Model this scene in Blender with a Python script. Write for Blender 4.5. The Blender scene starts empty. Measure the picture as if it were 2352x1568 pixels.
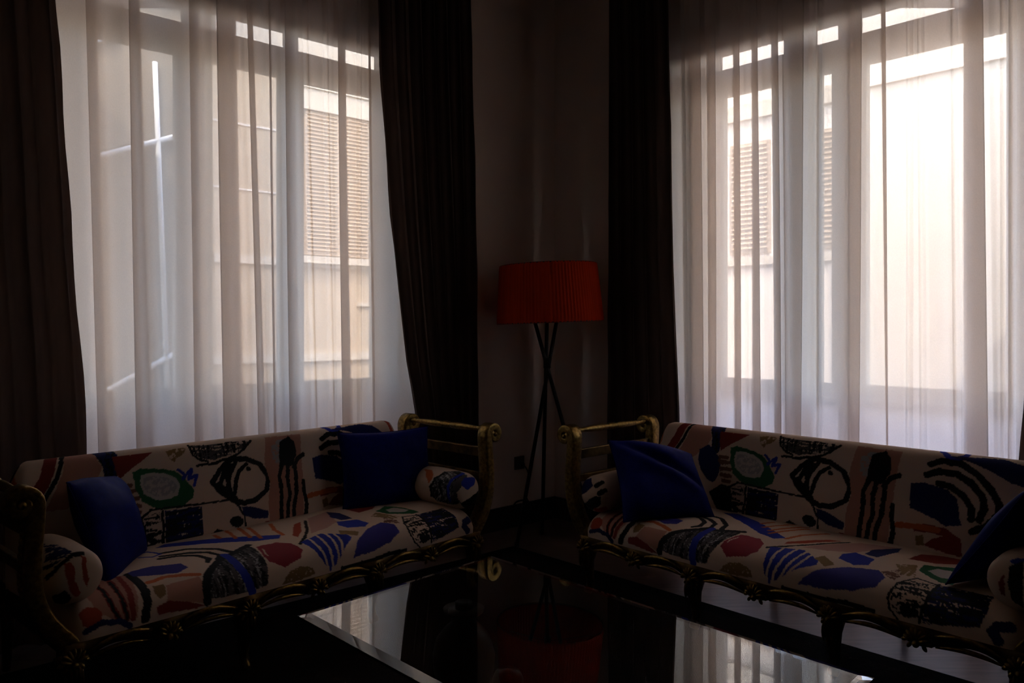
import bpy, bmesh, math, random
import numpy as np
from mathutils import Vector, Matrix

random.seed(7)
rng = np.random.default_rng(11)
S = bpy.context.scene
COL = S.collection
PI = math.pi

# ------------------------------------------------------------------ camera, sky, sun, exposure
cam_d = bpy.data.cameras.new('camera')
cam_d.sensor_width = 36.0
cam_d.lens = 36.0 * 1800.0 / 2352.0
cam_d.shift_y = -39.0 / 2352.0
cam_d.clip_start = 0.05
cam = bpy.data.objects.new('camera', cam_d)
cam.location = (0, 0, 1.30)
cam.rotation_euler = (PI / 2, 0, 0)
COL.objects.link(cam)
S.camera = cam

world = bpy.data.worlds.new('sky')
S.world = world
world.use_nodes = True
wn = world.node_tree
wn.nodes.clear()
w_out = wn.nodes.new('ShaderNodeOutputWorld')
w_bg = wn.nodes.new('ShaderNodeBackground')
w_sky = wn.nodes.new('ShaderNodeTexSky')
w_sky.sky_type = 'NISHITA'
w_sky.sun_disc = False
w_sky.sun_elevation = math.radians(50)
w_sky.sun_rotation = math.radians(180)
w_sky.air_density = 1.0
w_sky.dust_density = 2.5
w_sky.ozone_density = 0.4
w_bg.inputs['Strength'].default_value = 0.72
wn.links.new(w_sky.outputs['Color'], w_bg.inputs['Color'])
wn.links.new(w_bg.outputs['Background'], w_out.inputs['Surface'])

sun_d = bpy.data.lights.new('sun', 'SUN')
sun_d.energy = 2.6
sun_d.angle = math.radians(0.6)
sun_d.color = (1.0, 0.87, 0.70)
sun = bpy.data.objects.new('sun', sun_d)
sun.rotation_euler = Vector((0.03, 0.52, -0.85)).to_track_quat('-Z', 'Y').to_euler()
sun.location = (0, -6, 12)
COL.objects.link(sun)

vs = S.view_settings
S.display_settings.display_device = 'sRGB'
vs.view_transform = 'Standard'
vs.look = 'None'
vs.exposure = 1.83
vs.gamma = 1.0
vs.use_curve_mapping = False
S.cycles.transparent_max_bounces = 24
S.cycles.max_bounces = 8
S.cycles.diffuse_bounces = 4
S.cycles.use_denoising = True
S.cycles.adaptive_threshold = 0.02

# ------------------------------------------------------------------ materials
MATS = {}


def mat(name):
    m = bpy.data.materials.new(name)
    m.use_nodes = True
    nt = m.node_tree
    b = nt.nodes.get('Principled BSDF')
    MATS[name] = m
    return m, nt, b


def noise_col(nt, b, c1, c2, scale=8.0, stretch=(1, 1, 1), detail=4.0, lo=.35, hi=.65, bump=0.0, bump_scale=None):
    tc = nt.nodes.new('ShaderNodeTexCoord')
    mp = nt.nodes.new('ShaderNodeMapping')
    mp.inputs['Scale'].default_value = stretch
    nz = nt.nodes.new('ShaderNodeTexNoise')
    nz.inputs['Scale'].default_value = scale
    nz.inputs['Detail'].default_value = detail
    cr = nt.nodes.new('ShaderNodeValToRGB')
    cr.color_ramp.elements[0].position = lo
    cr.color_ramp.elements[1].position = hi
    cr.color_ramp.elements[0].color = (*c1, 1)
    cr.color_ramp.elements[1].color = (*c2, 1)
    L = nt.links
    L.new(tc.outputs['Object'], mp.inputs['Vector'])
    L.new(mp.outputs['Vector'], nz.inputs['Vector'])
    L.new(nz.outputs['Fac'], cr.inputs['Fac'])
    L.new(cr.outputs['Color'], b.inputs['Base Color'])
    if bump:
        bp = nt.nodes.new('ShaderNodeBump')
        bp.inputs['Strength'].default_value = bump
        bp.inputs['Distance'].default_value = 0.01
        src = nz
        if bump_scale:
            src = nt.nodes.new('ShaderNodeTexNoise')
            src.inputs['Scale'].default_value = bump_scale
            L.new(mp.outputs['Vector'], src.inputs['Vector'])
        L.new(src.outputs['Fac'], bp.inputs['Height'])
        L.new(bp.outputs['Normal'], b.inputs['Normal'])
    return cr


def simple(name, c1, c2, rough=.6, metal=0.0, scale=8, stretch=(1, 1, 1), bump=0.0, bump_scale=None, spec=.5, lo=.35, hi=.65):
    m, nt, b = mat(name)
    noise_col(nt, b, c1, c2, scale, stretch, bump=bump, bump_scale=bump_scale, lo=lo, hi=hi)
    b.inputs['Roughness'].default_value = rough
    b.inputs['Metallic'].default_value = metal
    b.inputs['Specular IOR Level'].default_value = spec
    return m


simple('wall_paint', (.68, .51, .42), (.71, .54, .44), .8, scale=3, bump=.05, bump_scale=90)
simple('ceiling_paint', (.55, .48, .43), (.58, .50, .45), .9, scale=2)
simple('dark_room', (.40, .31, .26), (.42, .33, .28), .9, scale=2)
simple('reveal_white', (.84, .82, .80), (.87, .85, .83), .6, scale=4)
simple('frame_white', (.60, .56, .52), (.66, .62, .57), .35, scale=6)
simple('baseboard_dark', (.012, .008, .006), (.02, .013, .01), .4, scale=5)
simple('floor_wood', (.10, .06, .045), (.16, .10, .08), .32, scale=5, stretch=(1, 9, 1), bump=.03)
simple('rug_dark', (.010, .006, .006), (.018, .011, .010), .95, scale=220, bump=.6, spec=.1)
simple('rug_border', (.003, .0025, .003), (.006, .004, .004), .95, scale=220, bump=.6, spec=.1)
simple('drape_brown', (.060, .034, .026), (.080, .046, .035), .75, scale=30, stretch=(1, 1, .15), spec=.25, bump=.1, bump_scale=300)
simple('gilt', (.12, .07, .018), (.36, .225, .065), .40, metal=1.0, scale=70, bump=.2, lo=.3, hi=.7)
simple('gilt_dark', (.05, .026, .008), (.20, .115, .032), .42, metal=.9, scale=22, bump=.4, lo=.3, hi=.72)
simple('black_metal', (.006, .006, .007), (.009, .009, .009), .4, metal=.3, scale=20)
simple('plastic_dark', (.07, .05, .045), (.08, .06, .05), .5, scale=20)
simple('brass', (.5, .36, .14), (.6, .42, .18), .3, metal=1.0, scale=20)
simple('urn_bronze', (.012, .009, .007), (.03, .022, .016), .45, metal=.5, scale=18, bump=.25)
simple('facade_cream', (.46, .36, .26), (.52, .41, .30), .9, scale=2.5, bump=.1, bump_scale=30)
simple('facade_band', (.62, .55, .47), (.67, .60, .52), .9, scale=3)
simple('facade_grey', (.22, .19, .155), (.25, .22, .18), .9, scale=1.6)
simple('facade_bright', (.68, .63, .575), (.73, .69, .635), .9, scale=1.6)
simple('facade_rose', (.78, .70, .65), (.84, .76, .70), .9, scale=1.6)
simple('shutter_wood', (.42, .31, .22), (.48, .36, .26), .7, scale=9)
simple('pipe_pale', (.84, .87, .93), (.88, .90, .95), .5, scale=9)
simple('asphalt', (.10, .085, .07), (.15, .13, .11), .95, scale=20)

# the drapes let a little light through
dn = MATS['drape_brown'].node_tree
dt = dn.nodes.new('ShaderNodeBsdfTranslucent')
dt.inputs['Color'].default_value = (.16, .095, .07, 1)
dm = dn.nodes.new('ShaderNodeMixShader')
dm.inputs['Fac'].default_value = .14
dn.links.new(dn.nodes['Principled BSDF'].outputs['BSDF'], dm.inputs[1])
dn.links.new(dt.outputs['BSDF'], dm.inputs[2])
dn.links.new(dm.outputs['Shader'], dn.nodes['Material Output'].inputs['Surface'])

# blue cushions: satin cotton
m, nt, b = mat('cushion_blue')
noise_col(nt, b, (.001, .004, .11), (.0015, .006, .15), 60, (1, 1, 1), bump=.12, bump_scale=400)
b.inputs['Roughness'].default_value = .62
b.inputs['Specular IOR Level'].default_value = .12

# printed sofa cloth: the print sits in a colour attribute, the weave in the shader
m, nt, b = mat('printed_cloth')
at = nt.nodes.new('ShaderNodeAttribute')
at.attribute_name = 'print'
tc = nt.nodes.new('ShaderNodeTexCoord')
nz = nt.nodes.new('ShaderNodeTexNoise')
nz.inputs['Scale'].default_value = 420
mx = nt.nodes.new('ShaderNodeMixRGB')
mx.blend_type = 'MULTIPLY'
mx.inputs['Fac'].default_value = .25
nt.links.new(tc.outputs['Object'], nz.inputs['Vector'])
nt.links.new(at.outputs['Color'], mx.inputs['Color1'])
nt.links.new(nz.outputs['Color'], mx.inputs['Color2'])
nt.links.new(mx.outputs['Color'], b.inputs['Base Color'])
bp = nt.nodes.new('ShaderNodeBump')
bp.inputs['Strength'].default_value = .15
bp.inputs['Distance'].default_value = .004
nt.links.new(nz.outputs['Fac'], bp.inputs['Height'])
nt.links.new(bp.outputs['Normal'], b.inputs['Normal'])
b.inputs['Roughness'].default_value = .8
b.inputs['Specular IOR Level'].default_value = .2

# lamp shade: red ribbon, a little light passes through it
m, nt, b = mat('shade_ribbon')
noise_col(nt, b, (.46, .026, .002), (.58, .036, .003), 40, (1, 1, .1))
b.inputs['Specular IOR Level'].default_value = .08
b.inputs['Roughness'].default_value = .7
tr = nt.nodes.new('ShaderNodeBsdfTranslucent')
tr.inputs['Color'].default_value = (.6, .05, .01, 1)
ms = nt.nodes.new('ShaderNodeMixShader')
ms.inputs['Fac'].default_value = .25
o = nt.nodes.get('Material Output')
nt.links.new(b.outputs['BSDF'], ms.inputs[1])
nt.links.new(tr.outputs['BSDF'], ms.inputs[2])
nt.links.new(ms.outputs['Shader'], o.inputs['Surface'])

# clear plate glass of the table
m, nt, b = mat('table_glass')
b.inputs['Base Color'].default_value = (.93, .97, .95, 1)
b.inputs['Roughness'].default_value = 0.0
b.inputs['IOR'].default_value = 1.52
b.inputs['Transmission Weight'].default_value = 1.0

# window glass
m, nt, b = mat('window_glass')
nt.nodes.remove(b)
o = nt.nodes.get('Material Output')
t1 = nt.nodes.new('ShaderNodeBsdfTransparent')
t1.inputs['Color'].default_value = (.93, .95, .94, 1)
g1 = nt.nodes.new('ShaderNodeBsdfGlossy')
g1.inputs['Roughness'].default_value = .02
ms = nt.nodes.new('ShaderNodeMixShader')
ms.inputs['Fac'].default_value = .07
nt.links.new(t1.outputs['BSDF'], ms.inputs[1])
nt.links.new(g1.outputs['BSDF'], ms.inputs[2])
nt.links.new(ms.outputs['Shader'], o.inputs['Surface'])

# frosted glass of the lower lights: tinted lilac like sky light, left copy darkened for its shaded street
for nm, c1, c2 in (('frosted_glass', (.62, .63, .73), (.58, .59, .66)), ('frosted_glass_shaded', (.25, .24, .265), (.22, .21, .225))):
    m, nt, b = mat(nm)
    nt.nodes.remove(b)
    o = nt.nodes.get('Material Output')
    t1 = nt.nodes.new('ShaderNodeBsdfTranslucent')
    t1.inputs['Color'].default_value = (*c1, 1)
    d1 = nt.nodes.new('ShaderNodeBsdfDiffuse')
    d1.inputs['Color'].default_value = (*c2, 1)
    ms = nt.nodes.new('ShaderNodeMixShader')
    ms.inputs['Fac'].default_value = .25
    nt.links.new(t1.outputs['BSDF'], ms.inputs[1])
    nt.links.new(d1.outputs['BSDF'], ms.inputs[2])
    nt.links.new(ms.outputs['Shader'], o.inputs['Surface'])

# sheer voile: open weave (holes) + threads that pass on light
m, nt, b = mat('sheer_voile')
nt.nodes.remove(b)
o = nt.nodes.get('Material Output')
tc = nt.nodes.new('ShaderNodeTexCoord')
mp = nt.nodes.new('ShaderNodeMapping')
mp.inputs['Scale'].default_value = (260, 260, 160)
nz = nt.nodes.new('ShaderNodeTexNoise')
nz.inputs['Scale'].default_value = 1.0
nz.inputs['Detail'].default_value = 3
mr = nt.nodes.new('ShaderNodeMapRange')
mr.inputs['From Min'].default_value = .3
mr.inputs['From Max'].default_value = .7
mr.inputs['To Min'].default_value = .88
mr.inputs['To Max'].default_value = .82
t1 = nt.nodes.new('ShaderNodeBsdfTransparent')
t2 = nt.nodes.new('ShaderNodeBsdfTranslucent')
t2.inputs['Color'].default_value = (.86, .785, .735, 1)
d2 = nt.nodes.new('ShaderNodeBsdfDiffuse')
d2.inputs['Color'].default_value = (.86, .785, .735, 1)
m1 = nt.nodes.new('ShaderNodeMixShader')
m1.inputs['Fac'].default_value = .32
m2 = nt.nodes.new('ShaderNodeMixShader')
L = nt.links
L.new(tc.outputs['Object'], mp.inputs['Vector'])
L.new(mp.outputs['Vector'], nz.inputs['Vector'])
L.new(nz.outputs['Fac'], mr.inputs['Value'])
L.new(t2.outputs['BSDF'], m1.inputs[1])
L.new(d2.outputs['BSDF'], m1.inputs[2])
L.new(mr.outputs['Result'], m2.inputs['Fac'])
L.new(t1.outputs['BSDF'], m2.inputs[1])
L.new(m1.outputs['Shader'], m2.inputs[2])
L.new(m2.outputs['Shader'], o.inputs['Surface'])


# ------------------------------------------------------------------ mesh helpers
class MB:
    """collects vertices and faces of one mesh"""

    def __init__(self):
        self.v = []
        self.f = []

    def add(self, verts, faces):
        n = len(self.v)
        self.v += [tuple(p) for p in verts]
        self.f += [tuple(i + n for i in q) for q in faces]

    def box(self, lo, hi, fn=None):
        (a, b_, c), (d, e, f) = lo, hi
        vs_ = [(a, b_, c), (d, b_, c), (d, e, c), (a, e, c), (a, b_, f), (d, b_, f), (d, e, f), (a, e, f)]
        if fn:
            vs_ = [fn(*p) for p in vs_]
        self.add(vs_, [(3, 2, 1, 0), (4, 5, 6, 7), (0, 1, 5, 4), (1, 2, 6, 5), (2, 3, 7, 6), (3, 0, 4, 7)])

    def grid(self, P, close_u=False, close_v=False):
        """P[i][j] -> quads"""
        n, k = len(P), len(P[0])
        idx = []
        for i in range(n - (0 if close_u else 1)):
            for j in range(k - (0 if close_v else 1)):
                a, b_ = i, (i + 1) % n
                c, d = j, (j + 1) % k
                idx.append((a * k + c, b_ * k + c, b_ * k + d, a * k + d))
        self.add([p for row in P for p in row], idx)

    def tube(self, pts, rad, seg=10, cap=True):
        pts = [Vector(p) for p in pts]
        n = len(pts)
        if not hasattr(rad, '__len__'):
            rad = [rad] * n
        rows = []
        prev = None
        for i, p in enumerate(pts):
            t = (pts[min(i + 1, n - 1)] - pts[max(i - 1, 0)]).normalized()
            if prev is None:
                a = Vector((0, 0, 1)) if abs(t.z) < .9 else Vector((1, 0, 0))
                u = (a - t * a.dot(t)).normalized()
            else:
                u = (prev - t * prev.dot(t)).normalized()
            prev = u
            w = t.cross(u)
            rows.append([p + (u * math.cos(q) + w * math.sin(q)) * rad[i] for q in [2 * PI * k / seg for k in range(seg)]])
        self.grid(rows, close_v=True)
        if cap:
            base = len(self.v) - n * seg
            self.f.append(tuple(base + k for k in range(seg))[::-1])
            self.f.append(tuple(base + (n - 1) * seg + k for k in range(seg)))

    def lathe(self, prof, origin=(0, 0, 0), axis='z', seg=24):
        """prof: list of (r, h)"""
        ox, oy, oz = origin
        rows = []
        for r, h in prof:
            row = []
            for k in range(seg):
                a = 2 * PI * k / seg
                if axis == 'z':
                    row.append((ox + r * math.cos(a), oy + r * math.sin(a), oz + h))
                else:
                    row.append((ox + r * math.cos(a), oy + h, oz + r * math.sin(a)))
            rows.append(row)
        self.grid(rows, close_v=True)

    def ball(self, c, r, seg=10, rings=7, rot=None):
        rows = []
        for i in range(rings + 1):
            th = PI * i / rings
            row = []
            for k in range(seg):
                a = 2 * PI * k / seg
                p = Vector((r[0] * math.sin(th) * math.cos(a), r[1] * math.sin(th) * math.sin(a), r[2] * math.cos(th)))
                if rot:
                    p = rot @ p
                row.append(p + Vector(c))
            rows.append(row)
        self.grid(rows, close_v=True)

    def build(self, name, material, parent=None, smooth=False, bevel=0.0):
        me = bpy.data.meshes.new(name)
        me.from_pydata([tuple(p) for p in self.v], [], self.f)
        bm = bmesh.new()
        bm.from_mesh(me)
        bmesh.ops.remove_doubles(bm, verts=bm.verts, dist=1e-6)
        bmesh.ops.recalc_face_normals(bm, faces=bm.faces)
        bm.to_mesh(me)
        bm.free()
        if smooth:
            me.polygons.foreach_set('use_smooth', [True] * len(me.polygons))
        me.materials.append(MATS[material])
        o = bpy.data.objects.new(name, me)
        COL.objects.link(o)
        if parent:
            o.parent = parent
        if bevel:
            md = o.modifiers.new('soft_edge', 'BEVEL')
            md.width = bevel
            md.segments = 2
            md.limit_method = 'ANGLE'
        return o


def tag(o, label=None, cat=None, group=None, kind=None):
    if label:
        o['label'] = label
    if cat:
        o['category'] = cat
    if group:
        o['group'] = group
    if kind:
        o['kind'] = kind
    return o


def empty(name, loc=(0, 0, 0), rz=0.0):
    o = bpy.data.objects.new(name, None)
    o.empty_display_size = .1
    o.location = loc
    o.rotation_euler = (0, 0, rz)
    COL.objects.link(o)
    return o


def copy_tree(o, parent=None):
    c = o.copy()
    COL.objects.link(c)
    c.parent = parent
    for ch in [x for x in bpy.data.objects if x.parent == o]:
        copy_tree(ch, c)
    return c


# ------------------------------------------------------------------ room shell
# wall frames: t runs along the wall from the far corner, d outwards from the room, z up
CORNER = Vector((.29, 5.30, 0))
WL = (Vector((-.749, -.663, 0)), Vector((-.663, .749, 0)))
WR = (Vector((.690, -.724, 0)), Vector((.724, .690, 0)))


def onwall(W):
    a, n = W
    return lambda t, d, z: tuple(CORNER + a * t + n * d + Vector((0, 0, z)))


FL, FR = onwall(WL), onwall(WR)
CEIL = 3.62
TH = .30
SILL_Z, HEAD_Z = .88, 3.00


def wall_with_opening(name, F, t0, t1, o0, o1, label):
    mb = MB()
    mb.box((t0, 0, 0), (o0, TH, CEIL), F)
    mb.box((o1, 0, 0), (t1, TH, CEIL), F)
    mb.box((o0, 0, 0), (o1, TH, .05), F)
    mb.box((o0, 0, HEAD_Z), (o1, TH, CEIL), F)
    mb.box((o0, 0, 2.815), (o1, .07, HEAD_Z), F)
    w = mb.build(name, 'wall_paint')
    tag(w, label, 'wall', kind='structure')
    return w


LO0, LO1 = 1.12, 3.45
RO0, RO1 = .93, 3.02
wall_with_opening('wall_left', FL, -.02, 5.6, LO0, LO1, 'dim beige wall on the left around the dimmer window')
wall_with_opening('wall_right', FR, -.02, 6.2, RO0, RO1, 'dim beige wall on the right around the brighter window')

mb = MB()
mb.box((-5.6, -3.2, -.12), (6.4, 5.75, 0))
tag(mb.build('floor', 'floor_wood'), 'dark polished wooden floor between rug and walls', 'floor', kind='structure')
mb = MB()
mb.box((-5.6, -3.2, CEIL), (6.4, 5.75, CEIL + .15))
tag(mb.build('ceiling', 'ceiling_paint'), 'dim ceiling above the sitting corner', 'ceiling', kind='structure')
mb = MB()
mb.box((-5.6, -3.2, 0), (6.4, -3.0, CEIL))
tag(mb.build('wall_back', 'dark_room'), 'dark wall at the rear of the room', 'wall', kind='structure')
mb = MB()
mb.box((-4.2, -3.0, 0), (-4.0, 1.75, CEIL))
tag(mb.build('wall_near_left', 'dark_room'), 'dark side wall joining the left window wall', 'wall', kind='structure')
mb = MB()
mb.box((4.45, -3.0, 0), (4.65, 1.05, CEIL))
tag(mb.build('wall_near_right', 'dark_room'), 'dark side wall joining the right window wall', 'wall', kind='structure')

for nm, F, t1, lb in (('baseboard_left', FL, 5.4, 'dark baseboard along the left window wall'), ('baseboard_right', FR, 6.0, 'dark baseboard along the right window wall')):
    mb = MB()
    mb.box((0.0, -.022, 0), (t1, 0, .125), F)
    mb.box((0.0, -.016, .125), (t1, 0, .14), F)
    tag(mb.build(nm, 'baseboard_dark'), lb, 'baseboard', kind='structure')


def window(name, F, o0, o1, posts, label, frost):
    """fixed frame, sashes with panes, top light, inner sill"""
    root = empty(name, F((o0 + o1) / 2, .15, SILL_Z))
    inv = Matrix.Translation(-Vector(root.location))
    G = lambda t, d, z: tuple(inv @ Vector(F(t, d, z)))
    mb = MB()
    mb.box((o0, .17, .05), (posts[0][1], .25, HEAD_Z), G)
    mb.box((posts[-1][0], .17, .05), (o1, .25, HEAD_Z), G)
    mb.box((o0, .17, .05), (o1, .25, .11), G)
    mb.box((o0, .17, SILL_Z), (o1, .25, .915), G)
    mb.box((o0, .17, 2.90), (o1, .25, HEAD_Z), G)
    mb.box((o0, .17, 2.70), (o1, .25, 2.78), G)
    mb.build('frame', 'frame_white', root)
    for p0, p1 in posts[1:-1]:
        mb = MB()
        mb.box((p0, .165, .11), (p1, .25, 2.90), G)
        mb.build('mullion', 'frame_white', root)
    for (a0, a1), (b0, b1) in zip(posts[:-1], posts[1:]):
        s0, s1 = a1, b0
        mb = MB()
        k = .045
        mb.box((s0, .185, .92), (s1, .235, .99), G)
        mb.box((s0, .185, 2.63), (s1, .235, 2.70), G)
        mb.box((s0, .185, .99), (s0 + k, .235, 2.63), G)
        mb.box((s1 - k, .185, .99), (s1, .235, 2.63), G)
        sash = mb.build('sash', 'frame_white', root, bevel=.004)
        mb = MB()
        mb.add([G(s0 + k, .21, .99), G(s1 - k, .21, .99), G(s1 - k, .21, 2.63), G(s0 + k, .21, 2.63)], [(0, 1, 2, 3)])
        mb.build('pane', 'window_glass', sash)
        mb = MB()
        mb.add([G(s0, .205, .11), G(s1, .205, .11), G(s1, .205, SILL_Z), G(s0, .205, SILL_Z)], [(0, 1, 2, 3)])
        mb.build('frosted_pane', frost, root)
        mb = MB()
        mb.add([G(s0, .21, 2.78), G(s1, .21, 2.78), G(s1, .21, 2.90), G(s0, .21, 2.90)], [(0, 1, 2, 3)])
        mb.build('pane', 'window_glass', root)
    mb = MB()
    mb.box((o0, .145, SILL_Z), (o1, .17, SILL_Z + .022), G)
    mb.build('sill', 'reveal_white', root, bevel=.004)
    mb = MB()
    for a, b_ in ((o0, o0 + .012), (o1 - .012, o1)):
        mb.box((a, .002, .05), (b_, .17, HEAD_Z), G)
    mb.build('reveal_lining', 'reveal_white', root)
    tag(root, label, 'window', kind='structure')
    return root


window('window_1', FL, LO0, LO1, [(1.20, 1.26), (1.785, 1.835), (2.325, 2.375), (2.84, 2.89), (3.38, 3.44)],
       'left tall casement window with a shuttered house showing through its sheer curtain', 'frosted_glass_shaded')
window('window_2', FR, RO0, RO1, [(1.00, 1.13), (1.56, 1.71), (1.86, 1.95), (2.66, 2.72), (2.95, 3.0)],
       'right tall casement window, the brighter one, behind its sheer curtain', 'frosted_glass')

# ------------------------------------------------------------------ outside: street and houses
mb = MB()
mb.add([(-16, 3.0, -1.2), (16, 3.0, -1.2), (16, 22, -1.2), (-16, 22, -1.2)], [(0, 1, 2, 3)])
tag(mb.build('street', 'asphalt'), 'street pavement outside below the windows', 'street', kind='structure')


def house(name, F, t0, t1, d0, depth, z1, material, label):
    root = empty(name, F((t0 + t1) / 2, d0, -1.2))
    inv = Matrix.Translation(-Vector(root.location))
    G = lambda t, d, z: tuple(inv @ Vector(F(t, d, z)))
    mb = MB()
    mb.box((t0, d0, -1.2), (t1, d0 + depth, z1), G)
    mb.build('facade_wall', material, root)
    tag(root, label, 'house')
    return root, G


hs, G = house('stone_house', FL, -2.35, .62, 4.5, 3, 12, 'facade_cream', 'cream stone house with louvred shutters seen through the left window')
for z0, z1, t0, t1, dd in ((1.96, 2.05, -2.35, .62, .05), (.88, .97, -2.35, .62, .04), (.34, .46, -2.35, .62, .06), (4.35, 4.6, -2.35, .62, .10), (1.52, 1.56, -2.35, -1.1, .03)):
    mb = MB()
    mb.box((t0, 4.5 - dd, z0), (t1, 4.5, z1), G)
    mb.build('string_course', 'facade_band', hs)
for z in (2.75, 3.45):
    mb = MB()
    mb.box((-.28, 4.485, z), (.62, 4.5, z + .02), G)
    mb.build('stone_joint', 'facade_rose', hs)
mb = MB()
mb.box((-1.30, 4.42, 3.75), (-.38, 4.5, 3.99), G)
mb.box((-1.36, 4.40, 3.99), (-.32, 4.5, 4.04), G)
mb.build('window_head', 'facade_band', hs)
mb = MB()
mb.box((-1.34, 4.40, 2.00), (-.34, 4.5, 2.08), G)
mb.build('window_ledge', 'facade_band', hs)
mb = MB()
mb.box((-1.24, 4.455, 2.10), (-.42, 4.499, 3.74), G)
sh = mb.build('shutter', 'shutter_wood', hs)
for i in range(36):
    z = 2.14 + i * .0443
    mb = MB()
    for a, b_ in ((-1.22, -.85), (-.81, -.44)):
        mb.add([G(a, 4.455, z), G(b_, 4.455, z), G(b_, 4.435, z + .012), G(a, 4.435, z + .012), G(b_, 4.455, z + .034), G(a, 4.455, z + .034)],
               [(0, 1, 2, 3), (3, 2, 4, 5)])
    mb.build('slat', 'shutter_wood', sh)

gh, G = house('grey_house', FL, 1.33, 6.0, 3.0, 3, 12, 'facade_grey', 'greyish house with pale pipes seen at the left edge of the left window')
for p0, p1 in (((2.60, 2.40), (1.40, 2.91)), ((2.30, .63), (1.36, 1.14)), ((1.665, 3.45), (1.565, .70)), ((2.60, 3.28), (1.95, 3.6))):
    mb = MB()
    mb.tube([G(p0[0], 2.97, p0[1]), G((p0[0] + p1[0]) / 2, 2.965, (p0[1] + p1[1]) / 2), G(p1[0], 2.97, p1[1])], .022, 8)
    mb.build('pipe', 'pipe_pale', gh, smooth=True)
mb = MB()
mb.box((1.30, 2.96, 3.95), (6.0, 3.0, 4.1), G)
mb.build('cornice', 'facade_band', gh)

bh, G = house('pale_house', FR, .19, 5.5, 4.5, 3, 4.95, 'facade_bright', 'bright sunlit plaster house seen through the right part of the right window')
for z0, z1 in ((3.78, 3.81), (4.85, 4.95), (-.2, 0.0)):
    mb = MB()
    mb.box((.19, 4.46, z0), (5.5, 4.5, z1), G)
    mb.build('string_course', 'facade_rose', bh)
rh, G = house('rose_house', FR, -3.2, .12, 5.2, 3, 4.95, 'facade_rose', 'beige shuttered house set back beside the bright one, through the right window')
for z0, z1, t0, t1 in ((2.05, 2.15, -3.2, .12), (3.9, 4.1, -3.2, .12)):
    mb = MB()
    mb.box((t0, 5.14, z0), (t1, 5.2, z1), G)
    mb.build('string_course', 'facade_band', rh)
for t0 in (-1.75, -.75):
    mb = MB()
    mb.box((t0, 5.16, 2.2), (t0 + .55, 5.2, 3.6), G)
    s_ = mb.build('shutter', 'shutter_wood', rh)
    for i in range(22):
        z = 2.24 + i * .0615
        mb = MB()
        mb.add([G(t0 + .03, 5.16, z), G(t0 + .52, 5.16, z), G(t0 + .52, 5.135, z + .018), G(t0 + .03, 5.135, z + .018), G(t0 + .52, 5.16, z + .048), G(t0 + .03, 5.16, z + .048)],
               [(0, 1, 2, 3), (3, 2, 4, 5)])
        mb.build('slat', 'shutter_wood', s_)


# ------------------------------------------------------------------ curtains
def sheer(name, F, d0, folds, t_start, t_end, z0, z1, label):
    """a voile panel; each fold = ((ta, tb) at the top, (ta, tb) at the foot): there the cloth doubles back on itself.
    the plan curve runs from the corner side outwards"""
    rows_z = [z0, .45, .8, 1.1, 1.5, 1.9, 2.3, 2.65, 3.0, 3.3, z1]
    ZT, ZB = 3.0, .72
    P = []
    rr = random.Random(5)
    ph = [rr.uniform(0, 6.28) for _ in folds]
    for z in rows_z:
        k = min(1.15, max(-.3, (ZT - z) / (ZT - ZB)))
        plan = [(t_start, d0)]
        for i, (tp, bt) in enumerate(folds):
            a = tp[0] + (bt[0] - tp[0]) * k
            b_ = tp[1] + (bt[1] - tp[1]) * k
            w = b_ - a
            dep = min(.028, .002 + .34 * w)
            sway = .006 * math.sin(z * 1.3 + ph[i])
            if tp[1] - tp[0] < .0135:
                # only a soft ridge, the cloth does not double
                c = (a + b_) / 2
                for q in range(9):
                    f = (q - 4) / 4
                    plan.append((c + f * .016, d0 - .016 * math.cos(f * PI / 2) + sway))
                continue
            # forward to b, back to a, forward again, with small round turns
            plan.append((a, d0 + .004 + sway))
            plan.append((b_ - .25 * w, d0 - dep * .35 + sway))
            plan.append((b_, d0 - dep * .30 + sway))
            plan.append((b_ - .08 * w, d0 - dep * .05 + sway))
            plan.append(((a + b_) / 2, d0 + dep * .25 + sway))
            plan.append((a + .08 * w, d0 + dep * .55 + sway))
            plan.append((a, d0 + dep * .85 + sway))
            plan.append((a + .25 * w, d0 + dep + sway))
            plan.append((b_ + .01, d0 + dep * .7 + sway))
        plan.append((t_end, d0))
        # densify with Catmull-Rom in depth only between folds
        out = []
        for si, ((ta, da), (tb, db)) in enumerate(zip(plan[:-1], plan[1:])):
            n = 6 if si % 9 == 0 else 3
            for q in range(n):
                s = q / n
                e = s * s * (3 - 2 * s)
                gap = abs(tb - ta)
                out.append((ta + (tb - ta) * s, da + (db - da) * e - (.10 * gap * math.sin(PI * s) if gap > .03 else 0)))
        out.append(plan[-1])
        P.append([F(t, d, z) for t, d in out])
    mb = MB()
    mb.grid(P)
    o = mb.build(name, 'sheer_voile', None, smooth=True)
    tag(o, label, 'curtain', 'white voile curtains')
    return o


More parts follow.
